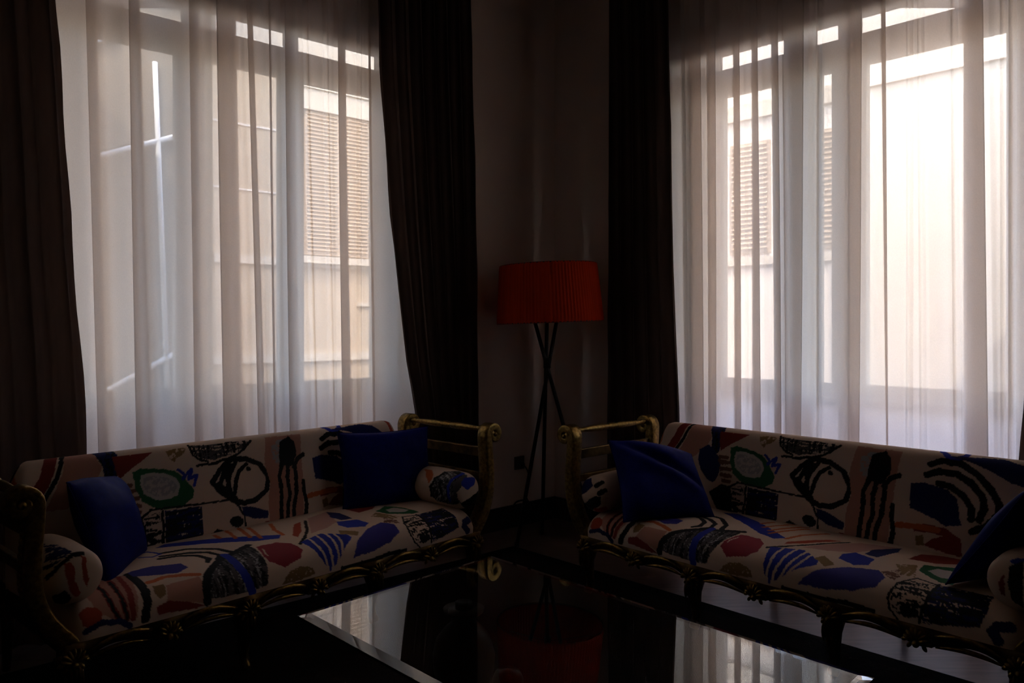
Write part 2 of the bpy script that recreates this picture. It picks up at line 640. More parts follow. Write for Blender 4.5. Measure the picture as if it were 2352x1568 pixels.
L_FOLDS = [((1.472, 1.492), (1.447, 1.467)), ((1.539, 1.551), (1.543, 1.556)), ((1.623, 1.680), (1.580, 1.654)),
           ((1.747, 1.760), (1.696, 1.711)), ((1.857, 1.869), (1.804, 1.813)), ((1.923, 1.979), (1.891, 1.949)),
           ((2.050, 2.064), (2.012, 2.029)), ((2.140, 2.175), (2.070, 2.115)), ((2.219, 2.326), (2.171, 2.284)),
           ((2.393, 2.448), (2.375, 2.422)), ((2.662, 2.711), (2.591, 2.675)), ((2.839, 2.888), (2.779, 2.826)),
           ((3.02, 3.07), (2.98, 3.03)), ((3.2, 3.24), (3.18, 3.22))]
R_FOLDS = [((1.053, 1.064), (1.085, 1.118)), ((1.106, 1.184), (1.127, 1.215)), ((1.220, 1.280), (1.235, 1.290)),
           ((1.379, 1.430), (1.387, 1.439)), ((1.486, 1.531), (1.495, 1.559)), ((1.600, 1.650), (1.619, 1.670)),
           ((1.678, 1.796), (1.689, 1.775)), ((1.861, 1.874), (1.849, 1.886)), ((2.011, 2.082), (2.008, 2.067)),
           ((2.157, 2.184), (2.191, 2.202)), ((2.288, 2.301), (2.279, 2.304)), ((2.337, 2.347), (2.347, 2.355)),
           ((2.474, 2.481), (2.490, 2.499)), ((2.512, 2.594), (2.510, 2.615)), ((2.666, 2.676), (2.672, 2.680)),
           ((2.698, 2.709), (2.695, 2.709)), ((2.82, 2.87), (2.82, 2.87))]
RAIL_Z = 3.50
sheer('sheer_curtain', FL, -.07, L_FOLDS, .95, 3.4, .02, RAIL_Z, 'dimmer white sheer curtain hanging over the left window')
sheer('sheer_curtain', FR, -.07, R_FOLDS, .70, 3.0, .02, RAIL_Z, 'brighter white sheer curtain hanging over the right window')


def interp(tab, z):
    tab = sorted(tab, key=lambda q: q[1])
    zs = [q[1] for q in tab]
    ts = [q[0] for q in tab]
    return float(np.interp(z, zs, ts))


def drape(name, F, d0, inner, outer, pleats, amp, z0, label, seed=1):
    rr = random.Random(seed)
    zs = [z0 + (RAIL_Z - z0) * i / 26 for i in range(27)]
    jit = [rr.uniform(.6, 1.25) for _ in range(pleats + 2)]
    N = pleats * 14
    P = []
    for z in zs:
        a, b_ = interp(inner, z), interp(outer, z)
        row = []
        for j in range(N + 1):
            u = j / N
            x = u * pleats
            k = int(x)
            f = x - k
            A = amp * (jit[k] * (1 - f) + jit[k + 1] * f)
            d = A * math.sin(2 * PI * x) + .25 * A * math.sin(6.1 * PI * x + z)
            tt = u + .35 / pleats / (2 * PI) * math.sin(4 * PI * x)
            edge = .004 * math.sin(z * 9 + seed) * (1 if j in (0, N) else 0)
            row.append(F(a + (b_ - a) * tt + edge, d0 - d - amp, z))
        P.append(row)
    mb = MB()
    mb.grid(P)
    o = mb.build(name, 'drape_brown', None, smooth=True)
    tag(o, label, 'curtain', 'brown side drapes')
    return o


DD = -.125
drape('drape', FL, DD, [(.850, 3.5), (.850, 3.225), (.83, 2.583), (.81, 1.937), (.794, .74), (.79, 0)],
      [(1.49, 3.5), (1.482, 3.047), (1.468, 2.698), (1.441, 2.35), (1.40, 1.882), (1.346, 1.456), (1.295, 1.095), (1.252, .899), (1.20, .60), (1.17, .02)],
      7, .030, .02, 'brown drape swept back between the left window and the floor lamp', 3)
drape('drape', FL, DD, [(3.02, 3.5), (3.01, 2.627), (2.989, 2.365), (2.973, 2.1), (2.957, 1.831), (2.949, 1.634), (2.933, 1.436), (2.914, 1.2), (2.901, .981), (2.889, .761), (2.88, .02)],
      [(3.75, 3.5), (3.72, .02)], 6, .034, .02, 'dark brown drape at the left edge of the picture beside the left window', 8)
drape('drape', FR, DD, [(.612, 3.5), (.607, 3.283), (.60, 1.953), (.59, .886), (.587, .02)],
      [(1.01, 3.5), (1.017, 3.152), (1.04, 2.402), (1.055, 1.658), (1.078, 1.165), (1.099, .797), (1.11, .02)],
      5, .030, .02, 'narrow nearly black drape between the red lamp and the right window', 5)
drape('drape', FR, DD, [(2.79, 3.5), (2.785, 1.3), (2.765, 1.02), (2.745, .771), (2.74, .02)], [(3.3, 3.5), (3.3, .02)],
      5, .030, .02, 'sliver of brown drape at the right edge of the picture', 6)
for nm, F, a, b_, lb in (('curtain_rail', FL, .75, 3.85, 'ceiling curtain rail above the left window'), ('curtain_rail', FR, .5, 3.4, 'ceiling curtain rail above the right window')):
    mb = MB()
    mb.box((a, -.16, RAIL_Z - .005), (b_, -.05, CEIL), F)
    tag(mb.build(nm, 'frame_white', bevel=.004), lb, 'curtain rail', 'ceiling curtain rails')

# ------------------------------------------------------------------ rug
RUGC = Vector((.01, 4.561, 0))
RA = Vector((.690, -.724, 0))   # along the second sofa
RB = Vector((-.749, -.663, 0))   # along the first sofa
RG = lambda a, b_, z: tuple(RUGC + RA * a + RB * b_ + Vector((0, 0, z)))
rug = empty('rug', RUGC)
RGl = lambda a, b_, z: (RA * a + RB * b_ + Vector((0, 0, z)))[:]
mb = MB()
mb.box((.09, .09, .0005), (3.9, 3.1, .013), RGl)
mb.build('pile_field', 'rug_dark', rug)
mb = MB()
mb.box((0, 0, .0005), (3.99, .09, .011), RGl)
mb.box((0, .09, .0005), (.09, 3.1, .011), RGl)
mb.box((3.9, .09, .0005), (3.99, 3.1, .011), RGl)
mb.box((0, 3.1, .0005), (3.99, 3.19, .011), RGl)
mb.build('border', 'rug_border', rug)
tag(rug, 'large nearly black rug with darker border under the glass table', 'rug')

# ------------------------------------------------------------------ print on the sofa cloth
#PRINT_BEGIN
PAL = dict(cream=(.78, .57, .43), white=(.60, .53, .48), salmon=(.56, .27, .19), pink=(.60, .33, .27), maroon=(.27, .03, .02), red=(.46, .07, .03),
           orange=(.64, .15, .04), crimson=(.32, .03, .05), blue=(.02, .035, .36), navy=(.010, .013, .10), purple=(.05, .04, .27), black=(.010, .009, .010),
           grey=(.40, .37, .36), dgrey=(.10, .085, .085), tan=(.30, .18, .07), green=(.02, .13, .045), brown=(.20, .085, .05))
PRINT = {
    'seat': [
        ('poly','salmon',[(.1489,.5469),(.2129,.462),(.2751,.4484),(.3257,.4518),(.295,.5911),(.2751,.6896),(.2124,.6794),(.1699,.6488),(.1536,.6114)]),
        ('poly','red',[(.1082,.625),(.1338,.6114),(.1584,.6182),(.1707,.6454),(.1642,.6726),(.1324,.6828),(.1078,.6692)]),
        ('line','maroon',[(.2066,.4688),(.2042,.5605),(.2055,.6284),(.2161,.676)],.009),
        ('line','maroon',[(.2536,.4586),(.2437,.5673),(.2404,.6284),(.2408,.6828)],.009),
        ('line','maroon',[(.2886,.4586),(.2736,.5809),(.2649,.6386),(.2613,.6862)],.009),
        ('line','black',[(.2049,.4926),(.2037,.5843),(.2078,.6454),(.2161,.676)],.005),
        ('line','black',[(.2491,.4892),(.2413,.5945),(.2396,.6488),(.2428,.6828)],.005),
        ('line','black',[(.3239,.4552),(.3217,.5707),(.3159,.6386),(.3002,.6964)],.015),
        ('line','navy',[(.1159,.6896),(.1661,.6726),(.2254,.6862),(.2519,.71)],.009),
        ('poly','tan',[(.3513,.5877),(.3904,.5877),(.3833,.6318),(.3588,.6454),(.3443,.6216)]),
        ('poly','salmon',[(.3965,.5979),(.5146,.5945),(.5183,.6352),(.5098,.6998),(.4225,.6726),(.3745,.6658),(.3867,.6318)]),
        ('poly','maroon',[(.3423,.6692),(.3794,.659),(.4376,.676),(.5097,.7066),(.4738,.71),(.3436,.6964)]),
        ('line','orange',[(.3479,.5605),(.4119,.5503),(.4686,.5639),(.5198,.5843)],.01),
        ('poly','purple',[(.329,.4382),(.3501,.428),(.4191,.428),(.5063,.4654),(.51,.5197),(.4625,.5435),(.3751,.5129),(.3266,.4858)]),
        ('line','black',[(.4755,.3601),(.5442,.3771),(.5904,.4178),(.6075,.4824),(.5885,.5095)],.011),
        ('line','black',[(.4908,.3329),(.5823,.3635),(.6408,.411),(.6576,.4756),(.6301,.5027)],.011),
        ('line','black',[(.5088,.2887),(.6033,.3091),(.6845,.394),(.7086,.4722)],.011),
        ('line','black',[(.7119,.479),(.6572,.5265),(.5926,.5537)],.005),
        ('line','blue',[(.4422,.231),(.491,.2208),(.5078,.2989),(.4678,.3159),(.4308,.2853)],.006),
        ('poly','blue',[(.5349,.1834),(.5913,.1427),(.7417,.2276),(.8855,.3363),(.9643,.3974),(.9337,.4382),(.8587,.411),(.712,.3057)]),
        ('poly','grey',[(.5319,.6216),(.6195,.5265),(.7945,.4348),(.7913,.5061),(.7702,.6318),(.7553,.6964),(.6818,.7032),(.5794,.6964),(.5262,.693)]),
        ('hatch_v','dgrey',[(.5319,.6216),(.6195,.5265),(.7945,.4348),(.7913,.5061),(.7702,.6318),(.7553,.6964),(.6818,.7032),(.5794,.6964),(.5262,.693)],.36),
        ('hatch_v','black',[(.5319,.6216),(.6195,.5265),(.7945,.4348),(.7913,.5061),(.7702,.6318),(.7553,.6964),(.6818,.7032),(.5794,.6964),(.5262,.693)],.55),
        ('line','black',[(.7945,.4348),(.6195,.5265),(.5483,.5945),(.5214,.6454),(.5179,.6998)],.014),
        ('line','blue',[(.6698,.479),(.6684,.5979),(.6787,.6624),(.6886,.7066)],.016),
        ('poly','crimson',[(.807,.4722),(.8963,.4756),(.9373,.5231),(.9458,.5911),(.9138,.6284),(.8382,.6488),(.788,.6114),(.7866,.5707)]),
        ('line','cream',[(.8139,.5095),(.8044,.5537),(.8024,.5741)],.003),
        ('line','orange',[(.7867,.1732),(.7714,.2514)],.009),
        ('line','orange',[(.8633,.1291),(.8123,.3057)],.009),
        ('line','orange',[(.9208,.1257),(.8573,.3397)],.009),
        ('line','orange',[(.9452,.1664),(.8825,.3805)],.009),
        ('line','orange',[(1.0448,.1834),(.9887,.3091),(.9708,.4042)],.009),
        ('poly','red',[(1.0978,.2853),(1.1444,.265),(1.0635,.4008),(1.0003,.4722),(.9966,.4348)]),
        ('poly','pink',[(1.202,.231),(1.3413,.1766),(1.2504,.3906),(1.1574,.445),(1.0704,.462)]),
        ('line','black',[(1.1686,.2616),(1.0886,.4042),(1.0223,.4892),(.9626,.5435)],.007),
        ('rough','tan',[(.8128,.7133),(.8508,.6692),(.9016,.659),(.9562,.6794),(.964,.7032),(.8941,.7133)],.28),
        ('poly','blue',[(.9723,.5299),(1.0933,.4892),(1.1807,.5537),(1.1896,.5877),(1.1113,.6488),(1.0355,.71),(1.0082,.676),(.9941,.6284)]),
        ('line','cream',[(1.0207,.5197),(1.0182,.6148),(1.0234,.6998)],.0055),
        ('line','cream',[(1.0696,.4959),(1.0573,.6148),(1.0463,.7032)],.0055),
        ('line','cream',[(1.1124,.4959),(1.0963,.6114),(1.0768,.6794)],.0055),
        ('line','cream',[(1.1417,.5163),(1.1277,.608),(1.1045,.6522)],.0055),
        ('poly','navy',[(1.3413,.1766),(1.3586,.2582),(1.3331,.394),(1.283,.3805),(1.2794,.3023)]),
        ('poly','blue',[(1.2484,.3872),(1.336,.4212),(1.346,.4959),(1.3047,.5265),(1.2344,.4959),(1.2223,.4416)]),
        ('poly','tan',[(1.1828,.5027),(1.2471,.5571),(1.2215,.5843),(1.1603,.5435)]),
        ('hatch_v','tan',[(1.4128,.4246),(1.4731,.3838),(1.5164,.5197),(1.4622,.5129)],.4),
        ('poly','purple',[(1.1503,.6828),(1.1923,.6216),(1.2982,.5503),(1.395,.5197),(1.4337,.5673),(1.4207,.625),(1.3455,.6624),(1.2349,.6794)]),
        ('hatch_h','brown',[(1.4017,.5333),(1.4466,.4722),(1.4779,.5265),(1.4622,.5707)],.45),
        ('poly','maroon',[(1.4199,.3227),(1.4264,.214),(1.4865,.1631),(1.5531,.1563),(1.5805,.248),(1.508,.3125)]),
        ('poly','green',[(1.4975,.4348),(1.4875,.3601),(1.5211,.3499),(1.5856,.3057),(1.6264,.4042),(1.6342,.5061),(1.5899,.5095),(1.5446,.479)]),
        ('poly','white',[(1.522,.4212),(1.5368,.3737),(1.5917,.3669),(1.6202,.4484),(1.5818,.4654)]),
        ('hatch_h','black',[(1.4754,.642),(1.4848,.5809),(1.5254,.5265),(1.5913,.5435),(1.5884,.6318),(1.5851,.693),(1.5265,.7066),(1.4899,.6828)],.55),
        ('hatch_h','black',[(1.5102,.6522),(1.5618,.6352),(1.578,.6896),(1.5299,.7032)],.32),
        ('hatch_h','navy',[(1.5954,.5333),(1.6742,.5265),(1.761,.5265),(1.769,.6013),(1.7586,.6726),(1.665,.693),(1.5888,.7066),(1.5915,.6284)],.33),
        ('hatch_h','black',[(1.5954,.5333),(1.6742,.5265),(1.761,.5265),(1.769,.6013),(1.7586,.6726),(1.665,.693),(1.5888,.7066),(1.5915,.6284)],.5),
        ('line','black',[(1.5915,.5333),(1.5221,.5163),(1.4803,.5809),(1.4686,.6454),(1.4775,.6828),(1.5109,.7133)],.004),
        ('line','black',[(1.5971,.5299),(1.589,.6318),(1.58,.7066)],.006),
        ('line','navy',[(1.8099,.6998),(1.7923,.676),(1.805,.6556),(1.8394,.6488)],.016),
        ('line','black',[(1.0922,.7133),(1.2251,.7133),(1.3296,.7066),(1.4289,.71)],.009),
    ],
    'back': [
        ('poly','maroon',[(.0947,.5204),(.1009,.5102),(.0818,.3503),(.0757,.5884)]),
        ('poly','maroon',[(.1964,.4694),(.2424,.4728),(.199,.3571),(.1625,.2959),(.1129,.3027),(.1622,.3775)]),
        ('poly','salmon',[(.263,.4694),(.3582,.4728),(.385,.3945),(.3641,.3435),(.3246,.3129),(.2496,.2517),(.1759,.2551),(.2413,.3843)]),
        ('line','black',[(.2558,.466),(.223,.3741),(.1722,.2925),(.151,.2415)],.008),
        ('poly','orange',[(.0777,.3877),(.0895,.4115),(.0897,.3469),(.0674,.3231)]),
        ('poly','navy',[(.3582,.4728),(.4429,.4694),(.4513,.4149),(.4444,.3639),(.4294,.3231),(.4059,.3163),(.3924,.3469),(.3874,.3945)]),
        ('hatch_v','black',[(.3582,.4728),(.4429,.4694),(.4513,.4149),(.4444,.3639),(.4294,.3231),(.4059,.3163),(.3924,.3469),(.3874,.3945)],.5),
        ('poly','navy',[(.3245,.3299),(.3748,.3571),(.4156,.3333),(.447,.2891),(.4583,.2551),(.4453,.2143),(.4214,.1769),(.3869,.1871),(.3476,.2279),(.3235,.2789)]),
        ('poly','black',[(.4532,.1531),(.4757,.1803),(.4981,.1326),(.4989,.0748),(.4684,.0544)]),
        ('poly','black',[(.405,.1292),(.4679,.1769),(.522,.1735),(.538,.0884),(.5332,.0476),(.4548,.0544)]),
        ('line','brown',[(.4429,.3061),(.4863,.3061)],.009),
        ('line','brown',[(.4441,.2857),(.5026,.2823)],.009),
        ('line','brown',[(.4577,.2517),(.5085,.2517)],.009),
        ('line','brown',[(.4619,.2211),(.5142,.2177)],.009),
        ('line','brown',[(.4766,.1939),(.5122,.1939)],.009),
        ('hatch_h','brown',[(.4407,.3095),(.4865,.3061),(.513,.2245),(.514,.1803),(.4686,.1973),(.4487,.2619)],.5),
        ('poly','maroon',[(.4266,.4286),(.5885,.432),(.5286,.3911),(.4834,.3639),(.4456,.3367),(.4308,.3843)]),
        ('rough','tan',[(.6379,.4286),(.7279,.4354),(.7163,.4081),(.6859,.3911),(.6702,.3741),(.65,.3979)],.35),
        ('poly','green',[(.4973,.3571),(.5349,.3673),(.5961,.3605),(.6664,.3401),(.7087,.3027),(.7409,.2517),(.7326,.2143),(.6884,.1905),(.6152,.1871),(.5634,.2075),(.5228,.2381),(.5033,.2891)]),
        ('poly','white',[(.528,.3401),(.577,.3469),(.6384,.3333),(.6737,.3061),(.6876,.2789),(.6696,.2381),(.6367,.2279),(.5792,.2347),(.5354,.2619),(.5219,.3027)]),
        ('rough','grey',[(.5398,.3265),(.5756,.3333),(.637,.3197),(.6619,.2959),(.6733,.2755),(.6569,.2517),(.6289,.2449),(.5804,.2483),(.5449,.2721),(.5329,.2993)],.42),
        ('line','blue',[(.6835,.3435),(.7102,.3163),(.6993,.3027),(.7409,.3367),(.7254,.2993),(.7588,.3095),(.7429,.2687)],.007),
        ('hatch_h','dgrey',[(.7458,.4388),(1.0314,.432),(.9788,.3945),(.9241,.3775),(.8516,.3639),(.7886,.3741),(.7583,.4013)],.42),
        ('hatch_v','black',[(.7458,.4388),(1.0314,.432),(.9788,.3945),(.9241,.3775),(.8516,.3639),(.7886,.3741),(.7583,.4013)],.58),
        ('line','black',[(.7413,.4422),(.7531,.3979),(.7832,.3707),(.8165,.3605)],.005),
        ('line','black',[(.7662,.3469),(.86,.3503),(.944,.3707),(.9892,.3945),(1.0301,.4286)],.006),
        ('line','black',[(.8252,.2687),(.8659,.3163),(.9218,.3571),(.9942,.3503),(1.0599,.3163),(1.09,.2551),(1.0776,.1973),(1.0253,.1633),(.9613,.1565),(.9116,.1803),(.8555,.2279),(.8252,.2687)],.012),
        ('line','black',[(.9043,.3401),(.8785,.2959),(.8606,.2551)],.01),
        ('line','black',[(.9404,.3401),(.9121,.2959),(.8917,.2381)],.01),
        ('line','black',[(.9203,.3299),(.8923,.2857),(.9047,.2177)],.01),
        ('line','black',[(.9912,.3265),(.9566,.3027),(.9395,.2687),(.9239,.2041)],.01),
        ('line','black',[(.8537,.2585),(.8942,.2143),(.9272,.1837)],.01),
        ('poly','black',[(1.0122,.2993),(1.0104,.2959),(1.0067,.2925),(1.0018,.2925),(.9967,.2925),(.9924,.2959),(.9897,.2993),(.9892,.3027),(.9909,.3095),(.9946,.3129),(.9995,.3129),(1.0046,.3129),(1.0089,.3095),(1.0117,.3061)]),
        ('line','black',[(.9614,.1599),(.9066,.1837),(.9393,.1429),(.9621,.102),(.9637,.0544)],.005),
        ('line','black',[(.5539,.1973),(.6517,.1939),(.7445,.1871),(.9016,.1837)],.004),
        ('hatch_h','black',[(.5061,.1224),(.5219,.1735),(.5925,.1837),(.5934,.0578),(.5064,.0544)],.52),
        ('line','black',[(.4984,.0476),(.4984,.1088),(.5174,.1701),(.5536,.1939)],.005),
        ('line','black',[(.6013,.1837),(.6007,.1054),(.5977,.0544)],.006),
        ('hatch_h','navy',[(.6129,.1837),(.7723,.1769),(.7681,.051),(.6066,.0544)],.3),
        ('hatch_h','black',[(.6129,.1837),(.7723,.1769),(.7681,.051),(.6066,.0544)],.44),
        ('poly','black',[(.956,.0782),(.9518,.068),(.9418,.0612),(.928,.0578),(.9131,.0612),(.9001,.068),(.8916,.0782),(.8892,.0884),(.8932,.0986),(.9031,.1054),(.9168,.1088),(.9317,.1054),(.9448,.0986),(.9535,.0884)]),
        ('poly','black',[(.8023,.0544),(.8326,.068),(.8714,.0544),(.8603,.0374),(.8112,.0408)]),
        ('poly','navy',[(.9496,.1429),(.9962,.136),(1.0798,.102),(1.072,.0714),(1.0025,.0816),(.9624,.1054)]),
        ('poly','maroon',[(1.0544,.0578),(1.093,.0612),(1.1051,.0442),(1.0803,.0374)]),
        ('poly','salmon',[(1.1039,.4354),(1.2879,.4354),(1.2774,.3231),(1.2564,.034),(1.1359,.0408),(1.0813,.051),(1.083,.1394),(1.0971,.2245),(1.0817,.3163)]),
        ('rough','grey',[(1.1255,.3911),(1.1655,.4183),(1.2045,.4149),(1.1896,.3231),(1.1468,.3027),(1.1227,.3333)],.42),
        ('poly','black',[(1.1739,.4081),(1.221,.4286),(1.2477,.3979),(1.2522,.3367),(1.2193,.2891),(1.1628,.2959),(1.1624,.3571)]),
        ('line','black',[(1.1706,.3095),(1.1492,.2483),(1.1501,.1769),(1.1481,.119),(1.1394,.0408)],.01),
        ('line','black',[(1.2003,.3027),(1.1882,.2313),(1.1941,.1599),(1.1817,.1122),(1.1696,.034)],.01),
        ('line','black',[(1.2345,.2959),(1.2328,.2347),(1.2293,.1667),(1.2124,.1088),(1.2016,.034)],.01),
        ('line','black',[(1.2875,.3333),(1.2529,.3163),(1.2293,.2789)],.01),
        ('line','black',[(1.2719,.2109),(1.2711,.1599),(1.2781,.1054),(1.2611,.017)],.01),
        ('line','blue',[(1.4338,.466),(1.4661,.432),(1.4949,.4286),(1.5219,.4456),(1.5246,.4694)],.011),
        ('line','black',[(1.4036,.3945),(1.4455,.4149),(1.5091,.4115),(1.5655,.3809),(1.6213,.3265),(1.6538,.2755),(1.6506,.2347),(1.6152,.1905),(1.565,.1599)],.013),
        ('line','black',[(1.3908,.3503),(1.434,.3707),(1.4973,.3707),(1.5533,.3401),(1.5938,.2993),(1.6044,.2517),(1.5887,.2075)],.013),
        ('line','black',[(1.4377,.3231),(1.4857,.3163),(1.5344,.2857),(1.5617,.2449),(1.5612,.2041)],.013),
        ('poly','navy',[(1.3363,.3095),(1.3894,.3197),(1.4711,.3027),(1.5086,.2721),(1.5278,.1769),(1.4728,.1599),(1.4403,.1803),(1.3385,.2109)]),
        ('poly','maroon',[(1.3546,.1394),(1.4012,.1599),(1.4733,.1531),(1.5288,.1224),(1.5392,.0578),(1.4776,.0612),(1.3973,.0748),(1.424,.1054),(1.4669,.1224),(1.4148,.1292),(1.3606,.1224)]),
        ('poly','tan',[(1.363,.1054),(1.3937,.1156),(1.3991,.0714),(1.3689,.0714)]),
        ('poly','navy',[(1.464,.4388),(1.6541,.4558),(1.7214,.4286),(1.78,.3843),(1.8292,.3367),(1.6894,.3571),(1.6145,.3979),(1.5406,.4217)]),
        ('line','red',[(1.8238,.4592),(1.84,.3911),(1.8801,.3469)],.01),
        ('line','orange',[(1.295,.136),(1.3689,.1429),(1.4439,.1429)],.012),
    ],
    'b0': [
        ('hatch_h','navy',[(-.1103,.2444),(-.0396,.1962),(-.0068,.0998),(-.031,.0824),(-.0786,.0552),(-.1123,.0529)],.35),
        ('line','black',[(-.0893,.0224),(-.0513,.0561),(-.0114,.0833),(.0224,.081)],.008),
        ('poly','red',[(-.0359,.0578),(-.0206,.0606),(-.0104,.0387),(-.008,-.0009),(.0119,-.0507),(-.0026,-.06),(-.0265,-.03),(-.0357,.018)]),
        ('poly','red',[(.0131,.0749),(.0284,.0662),(.0267,.0298),(.0316,-.0049),(.0289,-.0332),(.012,-.0003)]),
        ('poly','black',[(-.0718,-.0437),(-.0392,-.0277),(-.0155,-.058),(-.0351,-.1022),(-.0652,-.096)]),
        ('poly','navy',[(-.0459,-.0978),(.0227,-.0851),(.0238,-.0889),(-.0135,-.0991)]),
    ],
    'b1': [
        ('poly','grey',[(-.2493,.0378),(-.1878,.1432),(-.0696,.1919),(.0132,.1555),(-.0026,.088),(-.0388,.051),(-.0655,.0184),(-.0797,-.0078),(-.0523,-.0495),(-.1137,-.0949),(-.1782,-.1292),(-.2323,-.0751)]),
        ('hatch_v','dgrey',[(-.2493,.0378),(-.1878,.1432),(-.0696,.1919),(.0132,.1555),(-.0026,.088),(-.0388,.051),(-.0655,.0184),(-.0797,-.0078),(-.0523,-.0495),(-.1137,-.0949),(-.1782,-.1292),(-.2323,-.0751)],.36),
        ('hatch_v','black',[(-.2493,.0378),(-.1878,.1432),(-.0696,.1919),(.0132,.1555),(-.0026,.088),(-.0388,.051),(-.0655,.0184),(-.0797,-.0078),(-.0523,-.0495),(-.1137,-.0949),(-.1782,-.1292),(-.2323,-.0751)],.52),
        ('line','black',[(-.0732,.1905),(-.1878,.1432),(-.2452,.0381),(-.2265,-.0911)],.008),
        ('poly','dgrey',[(-.091,.0654),(-.0348,.0895),(.004,.088),(-.0388,.051),(-.0695,.0188),(-.0628,-.0429),(-.0981,-.0453)]),
        ('line','blue',[(-.002,.108),(-.0864,.089),(-.1208,.0426),(-.1231,-.0152),(-.1063,-.0559)],.008),
        ('poly','cream',[(-.0795,.0091),(-.0458,.0246),(.0237,.0271),(.0771,.0334),(.0758,.0061),(.0197,-.0137),(-.0531,-.0426),(-.0736,-.0193)]),
        ('poly','blue',[(-.0482,.0588),(-.0187,.0778),(.064,.0662),(.0253,.031),(-.0197,.0137),(-.048,.036)]),
        ('poly','black',[(-.0544,-.0531),(.0073,-.0229),(.072,-.0028),(.0662,-.0284),(.0478,-.0691),(.003,-.104)]),
        ('line','cream',[(.0115,-.0954),(.0409,-.078),(.0609,-.0456)],.003),
        ('poly','orange',[(-.1582,.3147),(-.1272,.2675),(-.1742,.1878),(-.2524,.0781),(-.238,.1895)]),
    ],
    'b2': [
        ('poly','navy',[(-.0819,.0322),(-.0689,.0669),(-.0132,.083),(.0122,.0465),(-.0194,.0142),(-.0741,-.0172)]),
        ('line','black',[(.0289,.048),(.0545,.0742)],.013),
        ('line','black',[(.0499,.0147),(.0768,.0342)],.012),
        ('poly','black',[(-.063,-.0556),(.0279,-.002),(.06,.0016),(.054,-.0414),(-.017,-.0945),(-.042,-.0728)]),
        ('poly','red',[(.0135,-.0667),(.0794,-.0541),(.0781,-.1258),(.0002,-.1081)]),
    ],
    'b3': [
        ('poly','black',[(-.0168,.0576),(.0188,.086),(.0202,-.0733),(-.0069,-.0475),(-.0199,-.002)]),
        ('poly','maroon',[(-.044,-.0016),(-.0294,.0328),(-.0259,-.0404),(-.0386,-.0349)]),
        ('line','blue',[(-.0106,.0753),(.0188,.0901)],.008),
    ],
}
#PRINT_END


def value_noise(X, Y, scale, seed):
    r = np.random.default_rng(seed)
    T = r.random((64, 64))
    x, y = X * scale, Y * scale
    xi, yi = np.floor(x).astype(int), np.floor(y).astype(int)
    fx, fy = x - xi, y - yi
    fx, fy = fx * fx * (3 - 2 * fx), fy * fy * (3 - 2 * fy)
    g = lambda a, b_: T[a % 64, b_ % 64]
    return (g(xi, yi) * (1 - fx) + g(xi + 1, yi) * fx) * (1 - fy) + (g(xi, yi + 1) * (1 - fx) + g(xi + 1, yi + 1) * fx) * fy


def paint(A, B, shapes, seed=1):
    """A, B: arrays of cloth coordinates in metres; returns rgba per point"""
    A = A.astype(float)
    B = B.astype(float)
    out = np.empty(A.shape + (4,), np.float32)
    out[...] = (*PAL['cream'], 1)
    wob = .004
    Aw = A + wob * (value_noise(A, B, 90, seed) - .5) + .004 * (value_noise(A, B, 25, seed + 5) - .5)
    Bw = B + wob * (value_noise(A, B, 90, seed + 1) - .5) + .004 * (value_noise(A, B, 25, seed + 6) - .5)
    for n, sh in enumerate(shapes):
        kind, colr, pts = sh[0], sh[1], np.array(sh[2], float)
        opt = sh[3] if len(sh) > 3 else None
        wdt = opt if kind == 'line' else 0.0
        m_ = (Aw >= pts[:, 0].min() - wdt - .01) & (Aw <= pts[:, 0].max() + wdt + .01) & (Bw >= pts[:, 1].min() - wdt - .01) & (Bw <= pts[:, 1].max() + wdt + .01)
        if not m_.any():
            continue
        a, b_ = Aw[m_], Bw[m_]
        if kind == 'line':
            dmin = np.full(a.shape, 9.0)
            for (x0, y0), (x1, y1) in zip(pts[:-1], pts[1:]):
                L2 = (x1 - x0) ** 2 + (y1 - y0) ** 2 + 1e-12
                s = np.clip(((a - x0) * (x1 - x0) + (b_ - y0) * (y1 - y0)) / L2, 0, 1)
                dmin = np.minimum(dmin, np.hypot(a - x0 - s * (x1 - x0), b_ - y0 - s * (y1 - y0)))
            ins = dmin < wdt
        else:
            ins = np.zeros(a.shape, bool)
            k = len(pts)
            for i in range(k):
                x0, y0 = pts[i]
                x1, y1 = pts[(i + 1) % k]
                c = ((y0 > b_) != (y1 > b_)) & (a < (x1 - x0) * (b_ - y0) / (y1 - y0 + 1e-12) + x0)
                ins ^= c
            if kind == 'hatch_h' or kind == 'hatch_v' or kind == 'rough':
                sa, sb = {'hatch_h': (22, 140), 'hatch_v': (140, 22), 'rough': (90, 90)}[kind]
                v = value_noise(A[m_] * sa, B[m_] * sb, 1.0, seed + 20 + n) * .6 + value_noise(A[m_] * 200, B[m_] * 200, 1.0, seed + 40 + n) * .4
                ins &= v > (opt if opt is not None else .45)
        idx = np.where(m_)
        sel = tuple(q[ins] for q in idx)
        out[sel] = (*PAL[colr], 1)
    return out


